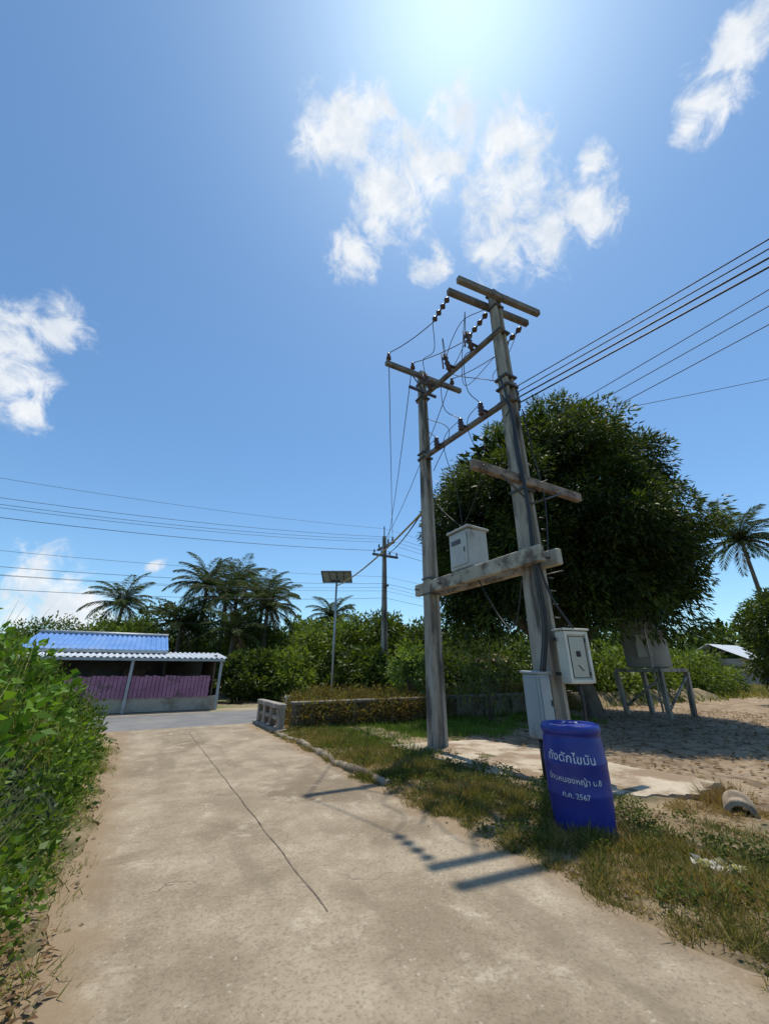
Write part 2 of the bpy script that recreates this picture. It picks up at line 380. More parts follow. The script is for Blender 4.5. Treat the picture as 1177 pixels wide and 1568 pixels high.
for z in(3.1,3.45,6.6,6.75,8.5): mb.box((LX,LY,z),(.30,.29,.035))
mb.build("brackets",[M['steel']],up)

up2=empty("utility_pole.001",(RX,RY,0))
mb=MB(); hpole(mb,RX,RY,9.75,.33,.19,.33,.19); mb.build("shaft",[M['pole']],up2)
mb=MB()
for dy in(-.17,.17): mb.box((RX,RY+dy,9.5),(2.3,.12,.15),(0,0,-.12),bev=.012)
mb.build("crossarms",[M['arm']],up2)
mb=MB(); mb.box((RX+.02,RY-.2,4.72),(2.85,.12,.17),bev=.015)
mb.build("lower_crossarm",[M['oldarm']],up2)
mb=MB()
for dx in(-1.05,.02,1.05): disc_string(mb,(RX+dx,RY+.27-.12*dx,9.46),(RX+dx,RY+1.02,9.28),4,.075,0)
mb.build("strain_insulators",[M['porcelain']],up2)
mb=MB(); mb.box((RX,RY,9.72),(.28,.26,.05)); mb.box((RX,RY,9.3),(.27,.26,.05))
for z in(3.2,4.6,4.84,6.65,8.5,7.0,7.25): mb.box((RX,RY,z),(.33,.33,.04))
mb.tube([(RX-.8,RY-.26,4.66),(RX,RY-.18,4.3)],.02); mb.tube([(RX+.8,RY-.26,4.66),(RX,RY-.18,4.3)],.02)
for i in range(4):
    z=7.1-i*.16; mb.lathe((RX+.22,RY-.05,z-.05),[(.02,0),(.05,.01),(.05,.08),(.02,.09)],10)
mb.box((RX+.22,RY-.05,6.85),(.04,.04,.7))
for k in range(14): mb.tube([(RX+.15,RY-.17,1.2+k*.22),(RX+.24,RY-.2,1.2+k*.22)],.012,5)
for dx in(-1.2,-.7,.7,1.2): mb.tube([(RX+dx,RY-.29,4.72),(RX+dx,RY-.1,4.72)],.015,5)
for z in (3.3,3.42,3.05,4.75): mb.tube([(RX+.25,RY-.4,z),(RX+.25,RY+.3,z)],.012,5)
mb.build("brackets",[M['steel']],up2)

pf=empty("transformer_platform",(5.5,5.9,3.2))
mb=MB()
mb.box((LX-.14+.03,5.86,3.25),(.13,3.75,.27),(0,0,-.04),bev=.015)
mb.box((LX+.32,5.86,3.25),(.13,3.75,.27),(0,0,-.04),bev=.015)
mb.build("support_beams",[M['pale']],pf)
mb=MB()
for y in (4.15,4.9,6.7,7.55): mb.tube([(LX-.22,y,3.25),(LX+.45,y,3.25)],.02,6)
mb.build("through_bolts",[M['steel']],pf)
mb=MB()
mb.box((RX-.17,5.85,8.5),(.10,3.1,.11),(0,0,.05),bev=.01)
mb.box((RX-.17,5.85,6.62),(.10,3.1,.11),(0,0,.05),bev=.01)
mb.build("upper_beams",[M['arm']],pf)
mb=MB()
for yy in(5.0,5.8,6.6):
    mb.box((RX-.30,yy,8.5),(.2,.05,.04)); mb.tube([(RX-.38,yy,8.3),(RX-.52,yy-.02,8.75)],[.045,.045],8)
    for q in (.2,.5,.8):
        mb.lathe((RX-.38-.14*q,yy,8.3+.45*q),[(.03,-.03),(.075,0),(.03,.03)],10)
    mb.tube([(RX-.58,yy,8.3),(RX-.62,yy-.02,8.72)],.02,6)
for yy in(4.95,5.6,6.5):
    mb.box((RX-.28,yy,6.64),(.2,.05,.04))
    mb.lathe((RX-.36,yy,6.5),[(.03,0),(.07,.02),(.045,.06),(.07,.1),(.045,.14),(.07,.18),(.045,.22),(.06,.27),(.02,.32)],12)
mb.build("fuses_and_arresters",[M['porcelain']],pf)
mb=MB()
for k,(dx,yy) in enumerate(((-1.05,6.6),(.02,5.8),(1.05,5.0))):
    ins=(RX+dx,RY+1.02,9.28)
    lx=LX+(-1.16,-.4,.95)[k]
    mb.tube(cat(ins,(lx,LY-.16,9.5),.07,8),.012,5)
    mb.tube(bez([ins,(RX+dx*.7-.1,RY+1.3+.3*k,8.75),(RX-.75,yy-.25,8.95),(RX-.53,yy,8.76)],8),.009,5)
    mb.tube(bez([(RX-.38,yy,8.3),(RX-.75,yy-.1,7.8),(RX-.55,yy+.1,7.2),(RX-.36,(6.5,5.6,4.95)[k],6.8)],8),.009,5)
    mb.tube(bez([(RX-.36,(6.5,5.6,4.95)[k],6.8),(RX-.6,yy+.15,6.3),(RX-.2,yy+.3,5.3),(5.5,6.0+.1*k,4.25)],8),.008,5)
mb.tube(bez([(LX-.1,LY-.12,8.5),(LX-.25,LY-.4,7.6),(LX+.1,LY-.9,7.0),(LX+.1,LY-.2,6.2)],8),.009,5)
mb.tube(bez([(RX+1.05,RY+.3,9.4),(RX+.7,RY+.4,8.6),(RX+.3,RY+.6,7.9),(RX+.2,RY+.15,7.1)],8),.009,5)
mb.tube(bez([(RX-.2,RY+.1,9.3),(RX-.7,RY+.5,8.9),(RX-.55,RY+1.2,8.2),(RX-.15,RY+.2,7.3)],8),.009,5)
for k,dx in enumerate((-.10,-.16,-.06)):
    mb.tube(bez([(RX-.2+dx*.3,RY-.05,7.2-.5*k),(RX-.21+dx*.3,RY-.22,6.2),(RX-.2+dx,RY-.28,5.2),(RX-.25+dx*.5,RY-.33,4.2),(RX-.2+dx,RY-.3,3.1),(RX-.15+dx,RY-.28,2.2),(RX-.26+dx,RY-.2,1.45)],8),.016+.006*(k==0),6)
mb.tube(bez([(RX+.12,RY-.2,6.4),(RX+.2,RY-.22,5.4),(RX+.28,RY-.25,4.4),(RX+.16,RY-.2,3.2)],8),.012,5)
mb.tube(bez([(RX-.2,RY-.25,3.3),(RX-.1,RY-.35,2.6),(RX+.1,RY-.5,2.1)],8),.02,6)
mb.tube(bez([(5.6,6.0,3.4),(5.75,5.6,2.5),(5.5,5.0,2.2),(5.4,4.6,3.0)],8),.012,5)
mb.build("drop_wires",[M['black']],pf)
tb=empty("transformer_box",(5.55,6.05,3.4))
mb=MB(); mb.box((5.55,6.05,3.83),(.50,.66,.80),(0,0,-.04),bev=.02); mb.box((5.55,6.05,4.255),(.58,.74,.05),(0,.06,-.04),bev=.015)
mb.box((5.55,6.05,3.41),(.40,.5,.05))
mb.build("cabinet_body",[M['boxgrey']],tb)
mb=MB(); mb.box((5.285,6.05,3.83),(.02,.54,.66),(0,0,-.04),bev=.005); mb.build("door",[M['boxgrey']],tb)
mb=MB(); mb.box((5.27,6.12,4.0),(.008,.3,.1),(0,0,-.04)); mb.box((5.266,5.86,3.8),(.02,.03,.1)); mb.build("label_and_latch",[M['steel']],tb)
cb=empty("electrical_cabinet",(5.22,4.5,.6))
mb=MB(); mb.box((5.22,4.45,1.02),(.26,.30,.86),bev=.015); mb.box((5.22,4.45,1.47),(.31,.35,.04),(.05,0,0),bev=.01); mb.build("cabinet_body",[M['cab']],cb)
mb=MB(); mb.box((5.22,4.29,1.02),(.21,.015,.76),bev=.004); mb.box((5.085,4.45,1.02),(.012,.22,.76),bev=.004); mb.build("door",[M['cab']],cb)
mb=MB()
for dx in(-.07,0,.07): mb.tube([(5.22+dx,4.45,.6),(5.22+dx,4.45,.1)],.028,8)
mb.box((5.3,4.38,.5),(.12,.06,.2)); mb.box((5.36,4.5,1.3),(.1,.06,.04)); mb.box((5.36,4.5,.75),(.1,.06,.04)); mb.box((5.30,4.275,1.05),(.02,.02,.08))
mb.build("conduits",[M['black']],cb)
mt=empty("electric_meter_box",(5.72,4.08,1.7))
q=(0,0,-.18)
def lp(p): return Vector((5.74,4.06,1.69))+Euler(q).to_matrix()@Vector(p)
mb=MB(); mb.box(lp((0,.06,0)),(.46,.18,.76),q,bev=.015)
mb.box(lp((0,.05,.40)),(.52,.26,.03),q,bev=.008)
for a in((-.205,0,.05,.74),(.205,0,.05,.74)): mb.box(lp((a[0],-.045,a[1])),(a[2],.03,a[3]),q,bev=.006)
for a in((0,.345,.36,.05),(0,-.345,.36,.05)): mb.box(lp((a[0],-.045,a[1])),(a[2],.03,a[3]),q,bev=.006)
mb.build("housing",[M['boxwhite']],mt)
m,nt,b=newmat("meter_window"); b.inputs["Base Color"].default_value=(.42,.40,.33,1); b.inputs["Roughness"].default_value=.25; M['win']=m
mb=MB(); mb.box(lp((0,-.034,0)),(.30,.01,.58),q); mb.build("window",[M['win']],mt)
mb=MB(); mb.box(lp((.0,-.042,.04)),(.08,.01,.08),q); mb.tube([lp((-.03,-.045,-.12)),lp((.05,-.045,-.2))],.006,5); 
for a in((-.155,0,.008,.58),(.155,0,.008,.58)): mb.box(lp((a[0],-.04,a[1])),(a[2],.01,a[3]),q)
for a in((0,.295,.31,.008),(0,-.295,.31,.008)): mb.box(lp((a[0],-.04,a[1])),(a[2],.01,a[3]),q)
for z in (-.06,.06): mb.box(lp((.16,-.045,z*4)),(.02,.01,.05),q)
mb.build("meter_parts",[M['dark']],mt)
mb=MB(); mb.tube(bez([lp((0,.05,-.38)),(5.75,4.1,.9),(5.7,4.2,.3),(5.7,4.3,.05)],6),.025,8); mb.box((5.62,4.25,1.95),(.3,.05,.05)); mb.box((5.62,4.25,1.45),(.3,.05,.05)); mb.build("bracket_and_conduit",[M['black']],mt)

FX,FY=11.25,19.5
fp=empty("utility_pole.002",(FX,FY,0))
mb=MB(); hpole(mb,FX,FY,9.0,.30,.17,.30,.17); mb.build("shaft",[M['pole']],fp)
mb=MB(); mb.box((FX,FY-.15,8.35),(.12,1.9,.12)); mb.box((FX-.02,FY-.15,7.75),(1.7,.12,.12)); mb.box((FX,FY,9.2),(.05,.05,.9)); mb.box((FX,FY-.2,6.0),(.3,.1,.1)); mb.build("crossarms",[M['arm']],fp)
mb=MB()
for d in(-.8,-.3,.3,.8): pin(mb,(FX,FY-.15+d,8.4),.3,.07,0); pin(mb,(FX+d*.95,FY-.15,7.8),.25,.06,0)
mb.build("pin_insulators",[M['porcelain']],fp)
sl=empty("solar_street_lamp",(8.66,20.4,0))
mb=MB(); mb.tube([(8.66,20.4,0),(8.66,20.4,6.3)],[.075,.05],10); mb.box((8.66,20.4,.1),(.3,.3,.2)); mb.build("post",[M['galv']],sl)
M['panel']=noisy("solar_panel_cells",(.34,.35,.34),(.40,.41,.40),5,.4,0)
qs=(-.42,0,math.radians(-30))
mb=MB(); mb.box((8.66,20.4,6.42),(1.6,1.0,.035),qs); mb.build("panel",[M['panel']],sl)
mb=MB(); Rm=Euler(qs).to_matrix(); C0=Vector((8.66,20.4,6.42))
for x,y,a,bb in((0,.5,1.7,.05),(0,-.5,1.7,.05),(.82,0,.05,1.0),(-.82,0,.05,1.0),(0,0,.04,1.0),(-.4,0,.03,1.0),(.4,0,.03,1.0)): mb.box(C0+Rm@Vector((x,y,-.01)),(a,bb,.07),qs)
mb.box((8.45,20.05,6.1),(.5,.25,.09),(0,0,-.5),bev=.02); mb.build("frame_and_head",[M['steel']],sl)

# ------------------------------------------------------------------ power lines
pl=empty("power_lines",(0,0,7))
mb=MB()
mb.tube(cat((LX-1.16,LY-.12,9.5),(FX,FY-.95,8.7),.35),.012,5); mb.tube(cat((LX-.4,LY-.14,9.5),(FX,FY-.45,8.7),.35),.012,5); mb.tube(cat((LX+.95,LY-.2,9.5),(FX,FY+.15,8.7),.5),.012,5)
for z,yo,sg,r in((9.5,0,1.0,.007),(8.7,-.9,1.3,.009),(8.7,-.4,1.4,.009),(8.7,.2,1.35,.009),(8.05,-.2,1.2,.012),(6.5,-.2,.9,.007),(6.1,-.2,1.1,.009),(5.9,-.2,1.2,.007),(5.7,-.1,1.0,.007),(5.3,-.1,1.1,.009)):
    mb.tube(cat((FX,FY+yo,z),(FX-40,FY+yo,z),sg,30),r,5)
    mb.tube(cat((FX,FY+yo,z),(FX+40,FY+yo,z),sg,30),r,5)
for i,(z,r) in enumerate(((7.15,.011),(7.0,.011),(6.86,.016),(6.72,.016))):
    mb.tube(cat((RX+.27,RY-.05,z),(RX+4.2,RY-30,z+.1),.35,40),r,6)
for x,z in((9.8,9.0),(10.1,8.85),(10.2,8.5)): mb.tube(cat((x,8,z),(x,-30,z),.3,30),.011,5)
mb.tube(cat((14.6,6.6,11.2),(27.7,-2.9,14.2),.1,20),.012,5)
mb.build("wires",[M['black']],pl)
M['sheath']=noisy("cable_sheath",(.35,.27,.12),(.42,.33,.16),6,.7,.1,(.15,.11,.06),3,(.5,.6))
mb=MB(); mb.tube(cat((LX-.05,LY,5.25),(FX-.4,FY-1.0,7.6),.2),.02,6)
pa=cat((LX-.05,LY,5.2),(8.66,20.3,5.9),.25); mb.tube(pa,.03,6,1)
mb.build("sheathed_cable",[M['black'],M['sheath']],pl)

# ------------------------------------------------------------------ barrel
M['blue']=noisy("blue_plastic",(.009,.022,.21),(.016,.036,.29),3,.42,.06,(.06,.08,.19),5,(.54,.78),bscale=8)
BX,BY,BZ=4.02,3.07,.07
br=empty("blue_barrel",(BX,BY,BZ))
prof=[(.245,0),(.262,.012),(.272,.035),(.275,.09),(.286,.20),(.292,.30),(.296,.315),(.296,.33),(.292,.345),(.294,.45),(.294,.56),(.298,.575),(.298,.59),(.293,.605),(.286,.72),(.277,.80),(.270,.825),(.283,.835),(.290,.850),(.290,.885),(.283,.90),(.272,.915),(.266,.915),(.262,.895),(.255,.885),(.10,.892)]
mb=MB(); mb.lathe((BX,BY,BZ),prof,64)
for a in(.6,3.5): 
    cx,cy=BX+.16*math.cos(a),BY+.16*math.sin(a); mb.lathe((cx,cy,BZ+.885),[(.05,0),(.05,.022),(.035,.026),(.0,.026)],20)
mb.build("body",[M['blue']],br)
M['paint']=noisy("white_paint",(.60,.63,.70),(.74,.76,.80),9,.6,0,(.15,.2,.45),30,(.54,.68))
def barrel_r(z):
    for i in range(len(prof)-1):
        if prof[i][1]<=z<=prof[i+1][1]: 
            t=(z-prof[i][1])/max(1e-6,prof[i+1][1]-prof[i][1]); return prof[i][0]*(1-t)+prof[i+1][0]*t
    return .29
thc=math.radians(-150)
for txt,size,zc in(("ถังดักไขมัน",.105,.60),("บ้านหนองหญ้า ม.8",.068,.43),("ก.ค. 2567",.062,.31)):
    cu=bpy.data.curves.new("t",'FONT'); cu.body=txt; cu.size=size; cu.align_x='CENTER'; cu.resolution_u=3
    ob=bpy.data.objects.new("t",cu); COL.objects.link(ob); bpy.context.view_layer.update()
    me=bpy.data.meshes.new_from_object(ob.evaluated_get(bpy.context.evaluated_depsgraph_get())); bpy.data.objects.remove(ob)
    for v in me.vertices:
        z=zc+v.co.y-.06*v.co.x; r=barrel_r(z)+.0035; th=thc+v.co.x/.29
        v.co=(BX+r*math.cos(th),BY+r*math.sin(th),BZ+z)
    me.materials.clear(); me.materials.append(M['paint']); linkobj("lettering",me,br)
mb=MB()
for a0,a1,rr in((2.6,3.6,.20),(.2,1.0,.19),(4.4,5.0,.21)):
    mb.tube([(BX+rr*math.cos(a0+(a1-a0)*k/8),BY+rr*math.sin(a0+(a1-a0)*k/8),BZ+.897) for k in range(9)],.012,6)
mb.build("lid_glare_marks",[M['paint']],br)  # white arcs painted on the lid as its glare

# ------------------------------------------------------------------ small things
pc=MB(); pc.lathe((5.66,2.42,.10),[(.09,0),(.14,0),(.145,.03),(.14,.42),(.136,.45),(.09,.45),(.09,0)],24,0,(1,.45,.03),False)
M['pipe']=noisy("old_pipe",(.24,.18,.12),(.34,.27,.19),5,.9,.6,(.12,.09,.06),3,(.48,.62),bscale=20)
pc.build("concrete_pipe_section",[M['pipe']])
lv=LV(); n=60
P=np.stack([4.06+.065*rng.normal(size=n),1.99-.04*rng.normal(size=n),.10+.04*rng.random(n)],1); P[:,1]-=(P[:,0]-4.06)*.7
Nr=rng.normal(size=(n,3))*.7; Nr[:,2]+=.8; D=rng.normal(size=(n,3)); D[:,2]*=.35
lv.add(P,D,.05+.06*rng.random(n),.04+.04*rng.random(n),np.array((.60,.58,.54))*(.6+.5*rng.random((n,1))),Nr)
lv.build("plastic_litter",M['dry'],None,.3)
M['kerb']=noisy("kerb_concrete",(.22,.18,.13),(.32,.27,.20),3,.9,.6,(.11,.085,.055),2,(.42,.6),bscale=20)
mb=MB(); kp=[5.5+i*.15 for i in range(38)]; mb.tube([(3.24+wig(y,2)*.7,y,.03+.012*math.sin(y*2.3)) for y in kp],[.07+.012*math.sin(y*5)+.008*math.sin(y*11) for y in kp],10); mb.build("kerb",[M['kerb']])
rl=empty("bridge_railing",(3.35,12.3,0))
mb=MB()
for y in(11.25,12.0,12.7,13.35): mb.box((3.38,y,.28),(.16,.16 if y>11.3 else .22,.62),bev=.012)
mb.box((3.38,12.3,.62),(.20,2.35,.12),bev=.015); mb.box((3.38,12.3,.33),(.10,2.2,.10),bev=.01)
mb.box((3.38,12.3,.04),(.3,2.6,.12),bev=.01)
mb.build("rails_and_posts",[M['pole']],rl)
mp=MB(); mp.box((4.1,13.0,.36),(.16,.16,.72),bev=.015); mp.box((4.1,13.0,.74),(.2,.2,.06),bev=.01); mp.build("marker_post",[M['boxwhite']])
M['wall']=noisy("canal_wall",(.16,.13,.10),(.25,.21,.16),1.5,.9,.5,(.08,.07,.05),1.5,(.45,.65),bscale=12)
cw=empty("retaining_wall",(7,11.2,0))
mb=MB(); mb.box((8.4,11.3,.3),(9.4,.2,.72),bev=.02); mb.box((8.4,11.25,.68),(9.5,.34,.08),bev=.015)
for k in range(8): mb.box((4.2+k*1.25,11.16,.3),(.14,.1,.68),bev=.01)
mb.build("wall_panels",[M['wall']],cw)
def zb(X,Y):
    t=np.clip(np.minimum(Y-11.3,13.3-Y)/.6,0,1)*np.clip((X-3.7)/.5,0,1)*np.clip((30-X)/3,0,1)
    return -.05+.62*t+.05*t*sn(X,Y,1.4)
sheet("canal_bank",3.6,30,11.35,13.35,0,M['verge'],140,16,zb)

wt=empty("water_tank",(16.0,8.45,0)); WX,WY=15.9,8.4
M['tank']=noisy("tank_cement",(.30,.29,.27),(.40,.39,.36),1.2,.8,.2,(.17,.16,.14),1.5,(.5,.75),stretch=(1,1,.4))
mb=MB(); mb.lathe((WX,WY,1.58),[(.64,0),(.70,.04),(.70,.5),(.715,.55),(.70,.6),(.70,1.1),(.715,1.15),(.70,1.2),(.70,1.75),(.68,1.85),(.5,2.02),(.25,2.1),(.24,2.18),(.0,2.2)],40); mb.build("tank_body",[M['tank']],wt)
mb=MB(); mb.box((WX,WY,1.50),(1.8,1.6,.12),bev=.01)
for dx in(-.75,.75):
    for dy in(-.65,.65): mb.box((WX+dx*1.1,WY+dy*1.1,.7),(.14,.14,1.5),(-.08*dy,.08*dx,0))
mb.tube([(WX-.8,WY-.75,.3),(WX+.8,WY-.75,1.3)],.04); mb.tube([(WX-.8,WY-.75,1.3),(WX-.8,WY+.7,.3)],.04)
mb.build("stand",[M['pole']],wt)
mb=MB(); mb.box((WX-.72,WY-.35,2.3),(.05,.45,.75),(0,0,.5)); mb.tube([(WX-.6,WY-.5,3.6),(WX-.75,WY-.5,2.6),(WX-.75,WY-.5,.2)],.03); mb.build("control_board",[M['boxgrey']],wt)

# ------------------------------------------------------------------ house
def corr(mb,x0,x1,y0,z0,y1,z1,amp=.03,wl=.2,mi=0):
    n=int((x1-x0)/wl*6); vs=[];fs=[]
    nl=math.hypot(y1-y0,z1-z0); nz=(y1-y0)/nl; ny=-(z1-z0)/nl
    for j in range(2):
        y,z=(y0,z0) if j==0 else (y1,z1)
        for i in range(n+1):
            a=amp*math.sin(i/6*2*math.pi); vs.append((x0+(x1-x0)*i/n,y+ny*a,z+nz*a))
    for i in range(n): fs.append((i,i+1,n+2+i,n+1+i))
    mb.add(vs,fs,mi,True)
M['roofblue']=noisy("blue_roof_sheet",(.09,.22,.50),(.13,.28,.58),1.2,.45,.05,(.22,.32,.48),.8,(.5,.75))
M['roofwhite']=noisy("grey_roof_sheet",(.46,.50,.54),(.56,.60,.63),1.5,.45,.05,(.34,.31,.27),1.5,(.55,.75))
M['purple']=noisy("purple_fence",(.34,.14,.23),(.44,.20,.30),2,.6,.1,(.22,.11,.15),3,(.48,.66))
M['wallp']=noisy("pale_plaster",(.42,.36,.28),(.50,.44,.35),1.5,.85,.2,(.22,.17,.12),1,(.45,.7))
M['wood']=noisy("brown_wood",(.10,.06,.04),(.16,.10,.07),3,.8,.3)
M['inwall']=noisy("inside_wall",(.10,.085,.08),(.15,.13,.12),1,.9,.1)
hs_=empty("house",(0,21,0)); X0=-4.2
def hx(a,b_): return ((a+b_)/2,b_-a)
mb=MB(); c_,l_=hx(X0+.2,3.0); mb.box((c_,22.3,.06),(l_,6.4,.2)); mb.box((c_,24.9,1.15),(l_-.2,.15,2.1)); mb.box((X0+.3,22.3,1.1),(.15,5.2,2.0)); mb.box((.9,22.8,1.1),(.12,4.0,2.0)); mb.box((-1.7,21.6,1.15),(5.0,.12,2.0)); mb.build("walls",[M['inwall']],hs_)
mb=MB(); corr(mb,X0,.9,20.3,2.28,23.4,3.05); corr(mb,X0,.9,23.4,3.05,26.2,2.3); mb.build("main_roof",[M['roofblue']],hs_)
mb=MB(); corr(mb,X0,3.15,18.55,1.96,21.6,2.26); corr(mb,.9,3.15,21.6,2.26,25.6,2.2); mb.build("awning_roof",[M['roofwhite']],hs_)
mb=MB(); mb.box((c_,18.6,1.89),(l_,.06,.1)); mb.box(((X0+.9)/2,20.32,2.23),(.9-X0,.06,.12)); mb.tube([(X0,23.4,3.1),(.9,23.4,3.1)],.09,8)
for x in(2.9,-.3,-3.2): mb.box((x,18.75,.97),(.10,.10,1.9))
mb.box((3.0,22,1.1),(.1,.1,2.1))
mb.build("frame",[M['galv']],hs_)
mb=MB(); mb.box((c_,19.0,.28),(l_,.14,.5)); mb.build("low_wall",[M['wallp']],hs_)
mb=MB()
x=X0+.4
while x<2.6: mb.box((x,18.9,.90+random.uniform(-.02,.02)),(.122,.03,.78+random.uniform(-.03,.03))); x+=.14
c2,l2=hx(X0+.3,2.6); mb.box((c2,18.94,.7),(l2,.03,.05)); mb.box((c2,18.94,1.15),(l2,.03,.05))
mb.build("picket_fence",[M['purple']],hs_)
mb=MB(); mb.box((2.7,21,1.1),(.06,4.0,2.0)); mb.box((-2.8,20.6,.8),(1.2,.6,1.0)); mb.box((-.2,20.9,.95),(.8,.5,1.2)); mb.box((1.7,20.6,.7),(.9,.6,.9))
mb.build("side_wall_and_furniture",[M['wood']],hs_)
sh=empty("shed",(16.4,18.8,0)); mb=MB(); mb.box((17.4,19.6,1.0),(4.4,2.6,2.0)); mb.build("walls",[M['wood']],sh)
mb=MB(); corr(mb,14.8,20,18.0,1.95,19.6,2.5); corr(mb,14.8,20,19.6,2.5,21.2,1.95); M['rust']=noisy("rusty_roof",(.16,.09,.06),(.25,.15,.10),1.5,.7,.1); mb.build("roof",[M['rust']],sh)
hr=empty("house.001",(55,21,0)); mb=MB(); mb.box((55.5,21,1.3),(6,5,2.6)); mb.box((52.45,20.2,1.2),(.08,1.2,1.1),mi=1); mb.build("walls",[M['wallp'],M['dark']],hr)
mb=MB(); corr(mb,52,59,17.8,2.5,21,4.1,.04,.3); corr(mb,52,59,21,4.1,24.2,2.5,.04,.3); mb.build("roof",[M['roofwhite']],hr)

# ------------------------------------------------------------------ vegetation
def C(X,Y): return (.866*X+.5*Y,-.5*X+.866*Y)
G1,G2=(.016,.030,.009),(.090,.122,.024)
TX,TY=13.1,9.75
mt_=empty("mango_tree",(TX,TY,0))
mb=MB(); mb.tube(bez([(TX+.6,TY-.4,-.1),(TX+.5,TY-.3,.8),(TX+.15,TY,1.9)],6),[.42,.36,.33,.31,.30,.29,.285,.28,.28,.275,.27,.27,.28],12)
fork=Vector((TX+.15,TY,1.8))
for t,mm,r in(((TX-3.3,TY-1.5,6),(TX-1.4,TY-.4,3.2),.2),((TX+3.0,TY-1.8,5.5),(TX+1.3,TY-.6,3.0),.2),((TX-1,TY-3.4,6.5),(TX-.4,TY-1.2,3.5),.17),((TX+.4,TY+.3,9.5),(TX+.1,TY,5),.22),((TX+2,TY+3.3,7),(TX+.8,TY+1.3,3.6),.18),((TX-2.6,TY+2.8,7),(TX-1,TY+1.2,3.6),.17),((TX+3.8,TY+.8,4.2),(TX+2.0,TY,2.9),.13),((TX-4.0,TY-.6,4.6),(TX-2.2,TY,3.0),.13)):
    mb.tube(bez([fork,mm,t],6),[r+(.03-r)*i/12 for i in range(13)],8)
    for k in range(6):
        a=Vector(mm).lerp(Vector(t),.2+.13*k); e=a+Vector((random.uniform(-1.5,1.5),random.uniform(-1.5,1.5),random.uniform(.2,2)))
        mb.tube([a,a.lerp(e,.5)+Vector((0,0,.15)),e],[.05,.035,.012],6)
mb.build("trunk_and_limbs",[M['bark']],mt_)
lv=LV()
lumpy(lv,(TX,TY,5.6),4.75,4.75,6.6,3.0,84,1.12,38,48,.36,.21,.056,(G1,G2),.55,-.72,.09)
crown(lv,(TX,TY,5.6),3.6,3.6,5.4,2.2,520,30,.8,.42,.17,((.008,.016,.005),(.024,.04,.010)),.4,.1,4,.4,-.7)  # inner fill of darker leaves: shade inside the crown put into their colour
a=rng.random(130)*2*math.pi; cen=np.stack([TX+4.5*np.cos(a)*(.65+.35*rng.random(130)),TY+4.5*np.sin(a)*(.65+.35*rng.random(130)),2.5+1.5*rng.random(130)],1)
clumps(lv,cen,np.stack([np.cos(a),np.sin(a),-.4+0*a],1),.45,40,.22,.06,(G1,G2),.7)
lv.build("foliage",M['leaf'],mt_)

def palm(name,x,y,h,L=3.2,nf=24,r=.16,lean=(0,0)):
    e=empty(name,(x,y,0)); mb=MB(); top=Vector((x+lean[0],y+lean[1],h))
    mb.tube(bez([(x,y,-.1),(x+lean[0]*.3,y+lean[1]*.3,h*.5),top],7),[r*1.3-(r*.6)*i/14 for i in range(15)],9)
    lv=LV()
    for i in range(nf):
        az=i*2.399+random.uniform(-.2,.2); el=1.45-1.85*(i/nf)+random.uniform(-.12,.12); LL=L*random.uniform(.8,1.1)
        d=Vector((math.cos(az),math.sin(az),0)); pts=[]; p=top.copy(); ang=el
        for k in range(13):
            pts.append(p.copy()); p=p+(d*math.cos(ang)+Vector((0,0,math.sin(ang))))*(LL/12); ang-=.05+.13*(k/12)
        mb.tube(pts,[.035-.0025*k for k in range(13)],4)
        P=[];D=[];Ls=[]
        side=d.cross(Vector((0,0,1)))
        for k in range(1,13):
            for q_ in range(5):
                t=k-1+q_/5; i0=int(t); pp=pts[i0].lerp(pts[min(i0+1,12)],t-i0); tg=(pts[min(i0+1,12)]-pts[i0]).normalized()
                for s_ in(-1,1):
                    P.append(pp); D.append(side*s_*.75+tg*.75+Vector((0,0,-.35+random.uniform(-.3,.2)))); Ls.append(LL*.22*math.sin(math.pi*(.12+.8*t/12))+.12)
        n=len(P); tt=rng.random((n,1))*.5+.4*random.random()
        Cc=np.array((.020,.034,.010))*(1-tt)+np.array((.09,.125,.025))*tt
        if i>nf-3: Cc=Cc*.4+np.array((.14,.09,.04))*.6
        lv.add(np.array([tuple(a) for a in P]),np.array([tuple(a) for a in D]),np.array(Ls),.046*L/3,Cc)
    mb.build("trunk",[M['bark']],e); lv.build("fronds",M['palmleaf'],e)
for nm,X,Y,h,L in(("palm_tree",-20.7,31.5,6.4,3.0),("palm_tree.001",-13.6,30,7.6,3.2),("palm_tree.002",-11.2,28,6.2,3.1),("palm_tree.003",-7.9,27,5.5,2.9),("palm_tree.004",-4.1,32,5.4,2.4),("palm_tree.005",-9.4,25.5,3.6,2.5),("palm_tree.006",28.6,30,11.2,3.7),("palm_tree.007",-12.3,33,8.3,2.9),("palm_tree.008",-9.2,30,6.6,3.0),("palm_tree.009",-14.0,28,4.4,2.8)):
    x,y=C(X,Y); palm(nm,x,y,h,L,30 if X>20 else 25)

